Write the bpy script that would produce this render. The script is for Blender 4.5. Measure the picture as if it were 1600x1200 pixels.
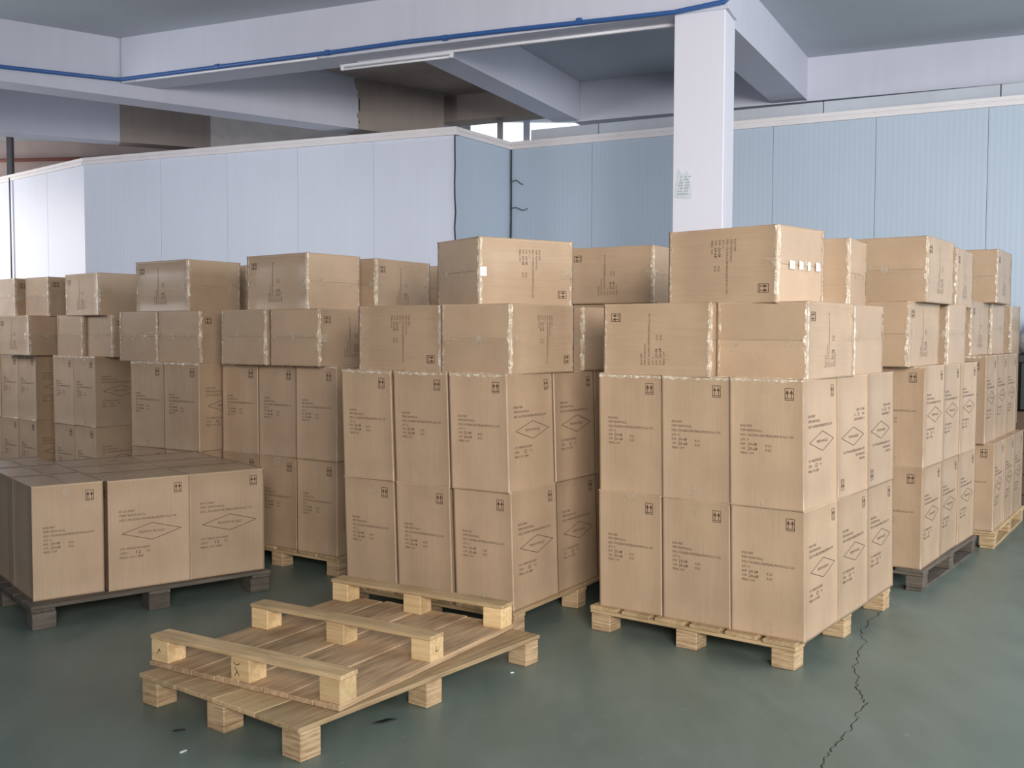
import bpy, bmesh, math, random
from mathutils import Matrix, Vector
random.seed(7)
for o in list(bpy.data.objects): bpy.data.objects.remove(o)
S = bpy.context.scene
COL = S.collection

# ------------------------------------------------------------------ camera
PITCH, ROLL, CAM_H, FOC = 0.0481, 0.0035, 1.5321, 1598.45
cam = bpy.data.cameras.new('camera'); cam.sensor_width = 36; cam.lens = FOC / 1600 * 36
cam.clip_end = 200
camo = bpy.data.objects.new('camera', cam); COL.objects.link(camo)
fwd = Vector((0, math.cos(PITCH), -math.sin(PITCH))); rt = Vector((1, 0, 0)); up = rt.cross(fwd)
r2 = rt * math.cos(ROLL) + up * math.sin(ROLL); u2 = -rt * math.sin(ROLL) + up * math.cos(ROLL)
camo.matrix_world = Matrix(((r2.x, u2.x, -fwd.x, 0), (r2.y, u2.y, -fwd.y, 0), (r2.z, u2.z, -fwd.z, CAM_H), (0, 0, 0, 1)))
S.camera = camo

# ------------------------------------------------------------------ world, lights, exposure
W_ = bpy.data.worlds.new('overcast_sky'); S.world = W_; W_.use_nodes = True
bg = W_.node_tree.nodes['Background']; bg.inputs[0].default_value = (0.80, 0.89, 1.0, 1); bg.inputs[1].default_value = 0.31

def area(name, loc, target, sx, sy, power, color, spread=180):
    l = bpy.data.lights.new(name, 'AREA'); l.shape = 'RECTANGLE'; l.size = sx; l.size_y = sy
    l.energy = power; l.color = color; l.spread = math.radians(spread)
    o = bpy.data.objects.new(name, l); COL.objects.link(o); o.location = loc
    o.rotation_euler = (Vector(target) - Vector(loc)).to_track_quat('-Z', 'Y').to_euler()
    return o
area('daylight_right_windows', (7.2, 3.2, 2.7), (1.0, 5.6, 1.5), 5.0, 2.4, 265, (0.94, 0.97, 1.0))
area('daylight_rear_doors', (1.6, -3.6, 3.1), (1.7, 6.0, 1.9), 4.0, 2.0, 190, (1.0, 0.95, 0.89), 84)
area('daylight_left_window', (-11.2, 14.7, 2.7), (-6.4, 14.9, 2.9), 2.4, 2.6, 95, (1.0, 0.95, 0.92), 120)
area('added_left_fill', (-7.8, 8.6, 2.9), (-2.6, 11.8, 3.0), 4.0, 1.4, 62, (0.95, 0.97, 1.0), 110)  # fill lamp added to brighten the left wall, no window modelled there

S.view_settings.view_transform = 'Standard'; S.view_settings.look = 'None'
S.view_settings.gamma = 1.0; S.view_settings.use_curve_mapping = False
S.view_settings.exposure = 0.18

# ------------------------------------------------------------------ materials
def srgb(r, g, b):
    f = lambda c: (c / 255 / 12.92) if c / 255 <= .04045 else ((c / 255 + .055) / 1.055) ** 2.4
    return (f(r), f(g), f(b), 1)

class Mat:
    def __init__(s, name, rough=.6, spec=.4):
        s.m = bpy.data.materials.new(name); s.m.use_nodes = True
        s.nt = s.m.node_tree; s.b = s.nt.nodes['Principled BSDF']
        s.b.inputs['Roughness'].default_value = rough
        s.b.inputs['Specular IOR Level'].default_value = spec
        s.tc = s.nt.nodes.new('ShaderNodeTexCoord'); s.oi = s.nt.nodes.new('ShaderNodeObjectInfo')
    def n(s, t, **k):
        x = s.nt.nodes.new(t)
        for a, v in k.items(): setattr(x, a, v)
        return x
    def l(s, a, b): s.nt.links.new(a, b)
    def coords(s, scale, shift=True):
        mp = s.n('ShaderNodeMapping'); mp.inputs['Scale'].default_value = scale
        if shift:
            ad = s.n('ShaderNodeVectorMath', operation='ADD'); sc = s.n('ShaderNodeVectorMath', operation='SCALE')
            cx = s.n('ShaderNodeCombineXYZ')
            for i in range(3): s.l(s.oi.outputs['Random'], cx.inputs[i])
            s.l(cx.outputs[0], sc.inputs[0]); sc.inputs['Scale'].default_value = 37
            s.l(s.tc.outputs['Object'], ad.inputs[0]); s.l(sc.outputs[0], ad.inputs[1])
            s.l(ad.outputs[0], mp.inputs[0])
        else: s.l(s.tc.outputs['Object'], mp.inputs[0])
        return mp.outputs[0]
    def noise(s, vec, scale, detail=4, rough=.55):
        x = s.n('ShaderNodeTexNoise'); x.inputs['Scale'].default_value = scale
        x.inputs['Detail'].default_value = detail; x.inputs['Roughness'].default_value = rough
        s.l(vec, x.inputs['Vector']); return x.outputs['Fac']
    def ramp(s, fac, stops):
        x = s.n('ShaderNodeValToRGB'); e = x.color_ramp.elements
        while len(e) < len(stops): e.new(.5)
        for i, (p_, c) in enumerate(stops): e[i].position = p_; e[i].color = c
        s.l(fac, x.inputs[0]); return x.outputs[0]
    def mix(s, fac, a, b, mode='MIX'):
        x = s.n('ShaderNodeMix', data_type='RGBA', blend_type=mode)
        if isinstance(fac, (int, float)): x.inputs[0].default_value = fac
        else: s.l(fac, x.inputs[0])
        for v, i in ((a, 6), (b, 7)):
            if isinstance(v, tuple): x.inputs[i].default_value = v
            else: s.l(v, x.inputs[i])
        return x.outputs[2]
    def color(s, out): s.l(out, s.b.inputs['Base Color']) if not isinstance(out, tuple) else setattr(s.b.inputs['Base Color'], 'default_value', out)
    def bump(s, fac, strength=.2, dist=.01):
        x = s.n('ShaderNodeBump'); x.inputs['Strength'].default_value = strength; x.inputs['Distance'].default_value = dist
        s.l(fac, x.inputs['Height']); s.l(x.outputs[0], s.b.inputs['Normal'])

def kraft(name, base, rough=.52):
    m = Mat(name, rough, .45)
    m.b.inputs['Coat Weight'].default_value = .32; m.b.inputs['Coat Roughness'].default_value = .2; m.b.inputs['Coat IOR'].default_value = 1.45
    flute = m.noise(m.coords((40, 40, 1.2)), 3.0, 2)
    blot = m.noise(m.coords((1, 1, 1)), 4.5, 3)
    r, g, b, _ = base
    c = m.ramp(blot, [(.3, (r * .92, g * .91, b * .90, 1)), (.7, (r * 1.06, g * 1.06, b * 1.05, 1))])
    c = m.mix(.22, c, m.ramp(flute, [(.35, (r * .86, g * .85, b * .84, 1)), (.65, (r * 1.1, g * 1.1, b * 1.1, 1))]))
    tint = m.n('ShaderNodeHueSaturation'); mr = m.n('ShaderNodeMapRange'); mr.inputs[3].default_value = .93; mr.inputs[4].default_value = 1.06
    m.l(m.oi.outputs['Random'], mr.inputs[0]); m.l(mr.outputs[0], tint.inputs['Value']); m.l(c, tint.inputs['Color'])
    m.color(tint.outputs[0])
    m.bump(m.noise(m.coords((1, 1, 1)), 9, 4), .12, .02)
    return m.m
KRAFT = kraft('kraft_cardboard', srgb(184, 158, 132))
KRAFT_FLAP = kraft('kraft_cardboard_flap', srgb(184, 158, 132), .45)

def tape_mat():
    m = Mat('clear_packing_tape', .14, .9)
    m.color(srgb(212, 196, 172))
    w = m.noise(m.coords((1, 1, 1)), 42, 3)
    m.bump(w, .55, .02)
    m.l(m.ramp(m.noise(m.coords((1, 1, 1)), 11, 2), [(.54, (.05, .05, .05, 1)), (.68, (.6, .6, .6, 1))]), m.b.inputs['Alpha'])  # paler opaque blotches stand in for glints on the tape
    return m.m
TAPE = tape_mat()
def film_mat():
    m = Mat('wrinkled_clear_film', .10, 1.0)
    m.color(srgb(240, 228, 208))  # whitish base paints in the bright glints along the carton edges
    m.bump(m.noise(m.coords((1, 1, 1)), 48, 2), .7, .02)
    m.l(m.ramp(m.noise(m.coords((1, 1, 1)), 30, 3), [(.38, (.12,) * 3 + (1,)), (.62, (.85,) * 3 + (1,))]), m.b.inputs['Alpha'])
    return m.m
FILM = film_mat()
PW2 = None
def plain(name, col, rough=.5, spec=.4, metal=0, var=.08, sc=6):
    m = Mat(name, rough, spec); r, g, b, _ = col
    m.color(m.ramp(m.noise(m.coords((1, 1, 1)), sc, 4), [(.3, (r * (1 - var), g * (1 - var), b * (1 - var), 1)), (.7, (r * (1 + var), g * (1 + var), b * (1 + var), 1))]))
    m.b.inputs['Metallic'].default_value = metal
    return m.m
INK = plain('printed_black_ink', srgb(84, 66, 54), .7, .2)
PEN = plain('felt_pen_ink', srgb(40, 32, 30), .7, .2)

def wood(name, light, dark, grain=.5):
    m = Mat(name, .75, .25)
    v = m.coords((1.5, 22, 22)); g = m.noise(v, 2.2, 6, .65)
    c = m.ramp(g, [(.28, dark), (.62, light)])
    st = m.noise(m.coords((1.2, 2.5, 2.5)), 3.0, 4)
    c = m.mix(m.ramp(st, [(.5, (0, 0, 0, 1)), (.75, (grain, grain, grain, 1))]), c, tuple(x * .55 for x in dark[:3]) + (1,))
    h = m.n('ShaderNodeHueSaturation'); mr = m.n('ShaderNodeMapRange'); mr.inputs[3].default_value = .74; mr.inputs[4].default_value = 1.14
    m.l(m.oi.outputs['Random'], mr.inputs[0]); m.l(mr.outputs[0], h.inputs['Value']); m.l(c, h.inputs['Color'])
    m.color(h.outputs[0]); m.bump(g, .25, .004)
    return m.m
WOOD = wood('pallet_pine', srgb(204, 178, 140), srgb(168, 140, 104), .6)
WOOD_DECK = wood('weathered_pine_deck', srgb(200, 172, 138), srgb(150, 122, 94), .55)
WOOD_PALE = wood('fresh_pine_block', srgb(232, 204, 158), srgb(206, 170, 122), .15)
WOOD_GREY = wood('greyed_pallet_wood', srgb(112, 104, 95), srgb(80, 73, 66))
def chip():
    m = Mat('pressed_chip_block', .85, .2)
    g = m.noise(m.coords((3, 3, 46)), 2.0, 5, .7)
    m.color(m.ramp(g, [(.3, srgb(140, 114, 88)), (.5, srgb(192, 163, 128)), (.7, srgb(214, 190, 156))]))
    m.bump(g, .6, .01); return m.m
CHIP = chip()

def painted(name, col, streak=.10, ribs=0, rough=.6):
    m = Mat(name, rough, .3); r, g, b, _ = col
    n1 = m.noise(m.coords((1, 1, 1), False), .9, 5); n2 = m.noise(m.coords((9, 9, .5), False), 1.3, 4)
    k = lambda f: (r * f, g * f, b * f, 1)
    c = m.ramp(n1, [(.3, k(1 - streak)), (.7, k(1 + streak * .6))])
    c = m.mix(.35, c, m.ramp(n2, [(.3, k(1 - streak)), (.7, k(1 + streak * .5))]))
    if ribs:
        w = m.n('ShaderNodeTexWave', wave_type='BANDS', bands_direction='X'); w.inputs['Scale'].default_value = 6.2
        m.l(m.coords((1, 1, 1), False), w.inputs['Vector'])
        c = m.mix(m.ramp(w.outputs['Fac'], [(.0, (ribs,) * 3 + (1,)), (.22, (0, 0, 0, 1))]), c, k(.8))
        m.bump(w.outputs['Fac'], .12, .004)
    else: m.bump(m.noise(m.coords((1, 1, 1), False), 14, 4), .08, .01)
    m.color(c); return m.m
PANEL = painted('pale_blue_sandwich_panel', srgb(188, 203, 220), .05, .16, .42)
PANEL_L = painted('brightened_lavender_panel', srgb(222, 228, 244), .05, .06, .42)  # raised albedo paints in the stronger light on the left walls
PANEL2 = painted('grey_white_panel', srgb(196, 202, 212), .12)
PAINT = painted('whitewashed_concrete', srgb(206, 208, 222), .08, False, .75)
COLP = painted('white_column_paint', srgb(224, 224, 236), .04, False, .6)
CEIL = painted('ceiling_paint', srgb(190, 197, 206), .08, False, .8)
CONC = painted('bare_concrete', srgb(164, 152, 144), .22, False, .9)
TRIM = plain('white_aluminium_trim', srgb(236, 232, 234), .4, .5, 0, .03)
FARW = plain('pinkish_far_wall_paint', srgb(214, 196, 190), .7, .3, 0, .1, 2)
CAULK = plain('dark_sealant', srgb(62, 66, 74), .6)
BLUE = plain('blue_plastic_pipe', srgb(58, 98, 160), .35, .5, 0, .05)
WHITE = plain('white_enamel', srgb(232, 232, 238), .35, .5, 0, .03)
STEEL = plain('dull_steel', srgb(112, 112, 118), .5, .5, .3)
RUST = plain('rust_red_pipe_paint', srgb(150, 96, 84), .6)
DARK = plain('dark_gap_black', srgb(28, 28, 30), .6)
SACK = plain('grey_woven_sack', srgb(196, 198, 202), .55, .4, 0, .12, 9)
BROWN = plain('dark_brown_crate_wood', srgb(96, 78, 64), .7)
PW2 = plain('pale_tape_glint', srgb(226, 216, 204), .12, .9, 0, .05)  # pale colour for the painted glints on the top carton
BLACKP = plain('black_plastic', srgb(34, 34, 38), .45)
PAPER = plain('torn_paper', srgb(206, 214, 220), .8, .2, 0, .10, 60)

def floor_mat():
    m = Mat('green_grey_floor_paint', .38, .35)
    v = m.coords((1, 1, 1), False)
    a = m.noise(v, .55, 6, .6); b = m.noise(m.coords((1.6, .5, 1), False), 2.6, 6, .65); s = m.noise(v, 26, 3)
    c = m.ramp(a, [(.3, srgb(98, 112, 105)), (.7, srgb(122, 134, 127))])
    c = m.mix(.45, c, m.ramp(b, [(.3, srgb(84, 104, 98)), (.55, srgb(114, 126, 119)), (.75, srgb(138, 145, 139))]))
    c = m.mix(m.ramp(s, [(.68, (0, 0, 0, 1)), (.74, (.35, .35, .35, 1))]), c, srgb(150, 160, 156))
    m.color(c)
    m.l(m.ramp(b, [(.3, (.30,) * 3 + (1,)), (.7, (.52,) * 3 + (1,))]), m.b.inputs['Roughness'])
    m.bump(a, .1, .02); return m.m
FLOOR = floor_mat()

# ------------------------------------------------------------------ mesh helpers
def mesh_from(bm, name, mat, smooth=False):
    me = bpy.data.meshes.new(name); bm.normal_update(); bm.to_mesh(me); bm.free()
    me.materials.append(mat)
    if smooth:
        for p in me.polygons: p.use_smooth = True
    return me
def ob(name, me, parent=None, loc=None, rot=None, kind=None, label=None, cat=None, group=None):
    o = bpy.data.objects.new(name, me); COL.objects.link(o)
    if parent: o.parent = parent
    if loc is not None: o.location = loc
    if rot is not None: o.rotation_euler = rot
    if kind: o['kind'] = kind
    if label: o['label'] = label
    if cat: o['category'] = cat
    if group: o['group'] = group
    return o
def box_bm(x0, x1, y0, y1, z0, z1, bev=0.0, bm=None):
    bm = bm or bmesh.new()
    vs = [bm.verts.new((x, y, z)) for z in (z0, z1) for y in (y0, y1) for x in (x0, x1)]
    for f in ((0, 2, 3, 1), (4, 5, 7, 6), (0, 1, 5, 4), (2, 6, 7, 3), (0, 4, 6, 2), (1, 3, 7, 5)):
        bm.faces.new([vs[i] for i in f])
    if bev: bmesh.ops.bevel(bm, geom=bm.edges[:], offset=bev, segments=1, affect='EDGES')
    return bm
def box_me(name, mat, x0, x1, y0, y1, z0, z1, bev=0.0): return mesh_from(box_bm(x0, x1, y0, y1, z0, z1, bev), name, mat)
def tube_bm(pts, r, n=8, bm=None):
    bm = bm or bmesh.new(); rings = []
    pts = [Vector(p) for p in pts]
    for i, p in enumerate(pts):
        d = (pts[min(i + 1, len(pts) - 1)] - pts[max(i - 1, 0)]).normalized()
        a = d.orthogonal().normalized() if i == 0 else (rings_a - d * rings_a.dot(d)).normalized()
        rings_a = a; b = d.cross(a)
        rings.append([bm.verts.new(p + (a * math.cos(2 * math.pi * k / n) + b * math.sin(2 * math.pi * k / n)) * r) for k in range(n)])
    for A, B in zip(rings, rings[1:]):
        for k in range(n): bm.faces.new((A[k], A[(k + 1) % n], B[(k + 1) % n], B[k]))
    bm.faces.new(rings[0][::-1]); bm.faces.new(rings[-1])
    return bm
def wallbox(name, mat, p0, ang, length, thick, z0, z1, kind='structure', parent=None, front=0.0, bev=0, back=None):
    """box starting at p0 running along ang (degrees); its visible front face lies on the line, body behind (+ normal)"""
    t1 = thick if back is None else back
    me = box_me(name, mat, 0, length, front, t1, z0, z1, bev)
    return ob(name, me, parent, (p0[0], p0[1], 0), (0, 0, math.radians(ang)), kind)
def along(p0, ang, s, off=0):
    t = math.radians(ang); return (p0[0] + s * math.cos(t) - off * math.sin(t), p0[1] + s * math.sin(t) + off * math.cos(t))

# ------------------------------------------------------------------ room
fl = ob('floor', box_me('floor', FLOOR, -16, 14, -12, 20, -.1, 0), kind='structure')
ob('ceiling', box_me('ceiling', CEIL, -16, 14, -12, 20, 4.44, 4.6), kind='structure')

ob('added_shade_wall_left', box_me('added_shade_wall_left', PAINT, -8.2, -8.0, -12, 11.5, 0, 4.44), kind='structure')  # unseen wall added to keep sky light off the left side
def panel_wall(name, p0, ang, edges, z1, mat=None, kind='structure'):
    mat = mat or PANEL
    root = ob(name, None, None, (p0[0], p0[1], 0), (0, 0, math.radians(ang)), kind)
    for a, b in zip(edges, edges[1:]):
        ob('panel', box_me('panel', mat, 0, b - a - .003, 0, .07, 0, z1, .002), root, (a + .0015, 0, 0))
    ob('backing', box_me('backing', STEEL, edges[0], edges[-1], .03, .06, 0, z1 - .02), root)
    return root
ZW = 3.72
PL, AL = (-5.559, 13.382), -23.0
PR, AR = (-.01, 12.176), -27.0
w1 = panel_wall('wall_back', PR, AR, [0, 1.02, 2.04, 3.06, 4.08, 5.1, 6.12, 7.14, 8.2], ZW)
w2 = panel_wall('wall_left', PL, AL, [0, 1.26, 2.28, 3.30, 4.33, 5.355], ZW, PANEL_L)
# short return between them and the receding far-left piece
Pc = along(PL, AL, 5.355)
w3 = panel_wall('wall_return', Pc, 56.2, [0, 1.16], ZW)
w4 = panel_wall('wall_far_left', along(PL, 139, 4.2), -41, [0, 1.05, 2.1, 3.15, 4.2], ZW, PANEL_L)
# top rails: two aluminium strips on every wall
def rail(n, p0, ang, s0, s1, z=3.72):
    bm = box_bm(s0, s1, -.03, .08, z - .012, z + .026, .003); box_bm(s0, s1, -.006, .08, z + .026, z + .04, 0, bm); box_bm(s0, s1, -.022, .08, z + .04, z + .078, 0, bm)
    bm2 = mesh_from(bm, n, TRIM); return ob(n, bm2, None, (p0[0], p0[1], 0), (0, 0, math.radians(ang)), 'structure')
rail('trim_1', PR, AR, 0, 8.2); rail('trim_2', PL, AL, 0, 5.38); rail('trim_3', Pc, 56.2, 0, 1.1); rail('trim_4', along(PL, 139, 4.2), -41, 0, 4.2)
# sealant beads in the two inside/outside corners
def bead(name, x, y, z0, z1, seed):
    rr = random.Random(seed)
    ob(name, mesh_from(tube_bm([(x + rr.uniform(-.006, .006), y + rr.uniform(-.004, .004), z0 + (z1 - z0) * i / 16) for i in range(17)], .009, 6), name, CAULK), w3, kind='structure').matrix_parent_inverse = w3.matrix_world.inverted()
bpy.context.view_layer.update()
bead('sealant_bead', Pc[0], Pc[1] - .012, 1.0, 3.72, 1); bead('sealant_bead', PR[0] - .008, PR[1] - .02, 1.0, 3.72, 2)
# upper set-back strip of panels above the back wall
up_ = ob('wall_upper', None, None, along(PR, AR, .2, .10) + (0,), (0, 0, math.radians(AR)), 'structure')
for a, b in ((0, .86), (.86, 3.35), (3.35, 5.0), (5.0, 8.0)):
    ob('panel', box_me('panel', PANEL2, 0, b - a - .01, 0, .06, 3.6, 3.94, .003), up_, (a, 0, 0))
# far wall beyond the left panels
ob('wall_far', box_me('wall_far', FARW, -15, -3.2, 17.0, 17.2, 0, 4.44), kind='structure')

# bright frosted window far behind, glimpsed through the gaps above the panels
wn = ob('window_1', None, None, (-.62, 14.0, 0), (0, 0, 0), kind='structure')
WG = Mat('daylit_frosted_glass', .4); WG.color((.9, .93, 1, 1)); WG.b.inputs['Emission Color'].default_value = (.92, .96, 1, 1); WG.b.inputs['Emission Strength'].default_value = 1.1
for i in range(2):
    ob('pane', box_me('pane', WG.m, .05, .76, 0, .02, 2.4, 4.40), wn, (i * .8, 0, 0))
    ob('mullion', box_me('mullion', WHITE, -.04, .05, -.03, .05, 2.4, 4.44, .004), wn, (i * .8, 0, 0))
# beams
AB = -23.5
M1 = (-3.866, 10.232)
PAINTB = PAINT
wallbox('ceiling_beam', PAINT, M1, AB, 5.985, .33, 4.0, 4.44)
PM2 = along((-3.88, 10.25), 36, -5.0)
m2len = 5 + 2.62
def beamx(name, mat, p0, ang, l, t, z0): return wallbox(name, mat, p0, ang, l, t, z0, 4.44)
beamx('ceiling_beam', PAINT, PM2, 36, m2len, .34, 3.87)
# bare end of that beam with a ragged paint edge
pe = along((-3.88, 10.25), 36, 2.62)
bm = bmesh.new(); zs = [3.868 + .572 * i / 14 for i in range(15)]
rr = random.Random(4); va = [bm.verts.new((rr.uniform(-.07, .05) + .05 * (1 - i / 14), -.003, z)) for i, z in enumerate(zs)]
vb = [bm.verts.new((1.15, -.003, z)) for z in zs]
for i in range(14): bm.faces.new((va[i], vb[i], vb[i + 1], va[i + 1]))
box_bm(.02, 1.15, -.001, .34, 3.868, 4.44, 0, bm)
ob('bare_concrete_beam', mesh_from(bm, 'bare_concrete_beam', CONC), None, (pe[0], pe[1], 0), (0, 0, math.radians(36)), 'structure')
ob('far_beam', box_me('far_beam', FARW, -15, -3.6, 15.7, 16.0, 3.75, 4.44), kind='structure')
# beams along the back bay
PB = (.704, 11.951)
wallbox('ceiling_beam', PAINT, along(PB, -24.5, 0), -24.5, 9.0, .32, 3.99, 4.44)
wallbox('bare_concrete_beam', CONC, along(PB, -24.5, -1.75), -24.5, 1.45, .32, 4.13, 4.44)
# cross beams (they show their right-hand faces)
def crossbeam(p_right, ang, l, t, z0): return wallbox('ceiling_beam', PAINT, p_right, ang, l, t, z0, 4.44)
crossbeam((-.62, 9.08), 64, 3.15, .30, 4.0)
crossbeam((1.66, 8.12), 62.5, 3.15, .36, 4.0)
# beam deeper left, half bare
P3 = (-7.4, 11.75)
wallbox('ceiling_beam', PAINT, P3, 25, 2.75, .3, 3.93, 4.44)
wallbox('bare_concrete_beam', CONC, along(P3, 25, 2.75), 25, 1.1, .3, 3.925, 4.44)
wallbox('bare_concrete_beam', plain('grey_plaster', srgb(192, 186, 184), .8), along(P3, 25, 3.85), -8, 3.0, .3, 3.93, 4.44)
# bare ceiling patch between the beams
bm = bmesh.new()
q_ = [(-3.0, 10.6), (-.62, 12.75), (.30, 11.9), (-.35, 10.7), (-1.4, 10.5)]
bm.faces.new([bm.verts.new((x, y, 4.434)) for x, y in q_][::-1])
ob('ceiling_patch', mesh_from(bm, 'ceiling_patch', CONC), kind='structure')
# column
PC, AC = (1.243, 8.02), -24.5
colm = wallbox('column', COLP, PC, AC, .395, .34, 0, 4.0, bev=.006)

# blue pipe along the beams
def P3d(p0, ang, s, off, z): x, y = along(p0, ang, s, off); return (x, y, z)
bp_ = [P3d((-3.88, 10.25), 36, -4.5, -.02, 3.99), P3d((-3.88, 10.25), 36, -1.05, -.02, 3.995), P3d((-3.88, 10.25), 36, -.06, -.02, 4.03)]
bp_ += [P3d(M1, AB, s, -.022, z) for s, z in ((.02, 4.03), (1.5, 4.035), (2.4, 4.035), (3.2, 4.045), (4.2, 4.035), (5.0, 4.02), (5.57, 4.012), (5.96, 4.045))]
bp_ += [P3d(M1, AB, 5.985, -.022, 4.06), P3d(M1, AB, 5.985, -.022, 4.38)]
bl = ob('water_pipe', mesh_from(tube_bm(bp_, .019, 10), 'water_pipe', BLUE, True), label='thin blue plastic pipe running along the lower edge of the white ceiling beams', cat='pipe')
for s in (1.2, 2.42, 3.6, 4.8):
    ob('pipe_clip', mesh_from(tube_bm([P3d(M1, AB, s - .02, -.022, 4.037), P3d(M1, AB, s + .02, -.022, 4.037)], .025, 10), 'pipe_clip', BLUE), bl)
# white conduit and fluorescent batten behind the beam's lower edge
cd = [P3d(M1, AB, s, .20, 3.985) for s in (2.6, 4.0, 5.6)]
c_ = ob('white_conduit', mesh_from(tube_bm(cd, .014, 8), 'white_conduit', WHITE, True), label='thin white conduit running from the light fitting to the column', cat='conduit')
cd2 = [P3d(M1, AB, s, -.012, 4.003) for s in (.2, 1.2, 2.3)]
ob('white_conduit', mesh_from(tube_bm(cd2, .012, 8), 'white_conduit', WHITE, True), label='thin white conduit below the blue pipe, left of the light fitting', cat='conduit')
lt = ob('light_fitting', None, None, along(M1, AB, 2.42, .2) + (3.93,), (0, 0, math.radians(AB)), label='unlit white fluorescent batten light under the ceiling beam', cat='light')
ob('housing', box_me('housing', WHITE, 0, 1.14, -.022, .022, .028, .05, .004), lt)
ob('tube', mesh_from(tube_bm([(.03, 0, .010), (1.11, 0, .010)], .010, 10), 'tube', WHITE, True), lt)
for x in (.0, 1.11): ob('end_cap', box_me('end_cap', WHITE, x, x + .03, -.014, .014, .0, .03, .004), lt)
# steel post standing behind the panels
pp = ob('steel_post', box_me('steel_post', STEEL, -.035, .035, -.035, .035, 0, 4.44, .004), None, (-.155, 12.55, 0), label='grey steel post rising behind the panel corner to the ceiling', cat='post')
ob('base_plate', box_me('base_plate', STEEL, -.09, .09, -.09, .09, 0, .012), pp)
pp2 = ob('steel_post', box_me('steel_post', STEEL, -.04, .04, -.04, .04, 0, 4.44, .004), None, (-7.42, 15.25, 0), label='dark grey steel post behind the far left panels', cat='post')
ob('base_plate', box_me('base_plate', STEEL, -.1, .1, -.1, .1, 0, .012), pp2)
rp = ob('red_pipe', mesh_from(tube_bm([(-10.5, 15.64, 4.10), (-7.4, 15.64, 4.15), (-5.5, 15.64, 4.2), (-4.4, 15.64, 4.24)], .026, 8), 'red_pipe', RUST, True), label='rust red pipe along the far beam above the left panels', cat='pipe')
for x in (-6.25, -6.0):
    ob('drop_pipe', mesh_from(tube_bm([(x, 15.64, 4.16), (x, 15.64, 3.6)], .02, 8), 'drop_pipe', RUST, True), rp)
dcd = ob('wall_conduit', mesh_from(tube_bm([P3d(PL, 139, 2.16, .03, 3.75), P3d(PL, 139, 2.15, .03, 2.26)], .011, 8), 'wall_conduit', STEEL, True), label='thin dark conduit running down the bright far left panels', cat='conduit')
ob('switch_box', box_me('switch_box', STEEL, -.05, .05, -.04, .04, 2.2, 2.3, .005), dcd, P3d(PL, 139, 2.15, .05, 0))
# loose wires at the inside corner
wr = random.Random(9)
for i, (z, l) in enumerate(((3.33, .16), (3.02, .22), (2.42, .14))):
    pts = [P3d(PR, AR, s * l, -.02 - .02 * math.sin(s * 3), z + .04 * math.sin(s * 5 + i) * s) for s in [k / 6 for k in range(7)]]
    ob('loose_wire', mesh_from(tube_bm(pts, .005, 6), 'loose_wire', CAULK), label='short dark loose wire at the wall corner, %s of three' % ('topmost', 'middle', 'lowest')[i], cat='wire')
# torn notice on the column
bm = bmesh.new(); pr_ = random.Random(3)
outl = [(.02, 2.60), (.15, 2.585), (.155, 2.66), (.135, 2.72), (.12, 2.80), (.075, 2.77), (.05, 2.83), (.035, 2.72)]
f1 = [bm.verts.new((x, -.004, z)) for x, z in outl]; f0 = [bm.verts.new((x, -.001, z)) for x, z in outl]
bm.faces.new(f1)
for i in range(len(outl)): j = (i + 1) % len(outl); bm.faces.new((f0[i], f0[j], f1[j], f1[i]))
nt = ob('torn_notice', mesh_from(bm, 'torn_notice', PAPER), None, (PC[0], PC[1], 0), (0, 0, math.radians(AC)), label='faded torn paper notice stuck on the white column', cat='paper')
bm = bmesh.new()
for k in range(7):
    z = 2.62 + k * .022
    x0 = .04 + .004 * k
    for j in range(5):
        if pr_.random() < .75: box_bm(x0 + j * .017, x0 + j * .017 + .011, -.0052, -.0042, z, z + .009, 0, bm)
ob('faded_print', mesh_from(bm, 'faded_print', plain('faded_grey_print', srgb(150, 158, 168), .8)), nt)

# crack in the floor and a few scraps
cr = [(2.10, 5.68), (1.999, 5.545), (1.901, 5.394), (1.80, 5.20), (1.776, 5.062), (1.677, 4.865), (1.60, 4.70), (1.57, 4.558), (1.52, 4.42), (1.498, 4.294), (1.48, 4.203), (1.40, 4.06), (1.354, 3.964), (1.28, 3.866), (1.235, 3.79), (1.198, 3.737), (1.15, 3.65), (1.102, 3.562), (1.05, 3.42), (.96, 3.2)]
rr = random.Random(5); fine = []
for (x0, y0), (x1, y1) in zip(cr, cr[1:]):
    for k in range(5):
        t = k / 5; fine.append((x0 + (x1 - x0) * t + rr.uniform(-.012, .012), y0 + (y1 - y0) * t + rr.uniform(-.008, .008)))
bm = bmesh.new(); prev = None
for x, y in fine:
    w = rr.uniform(.0010, .0030); a, b = bm.verts.new((x - w, y, .0008)), bm.verts.new((x + w, y, .0008))
    if prev: bm.faces.new((prev[0], prev[1], b, a))
    prev = (a, b)
ob('crack', mesh_from(bm, 'crack', DARK), fl)
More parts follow.
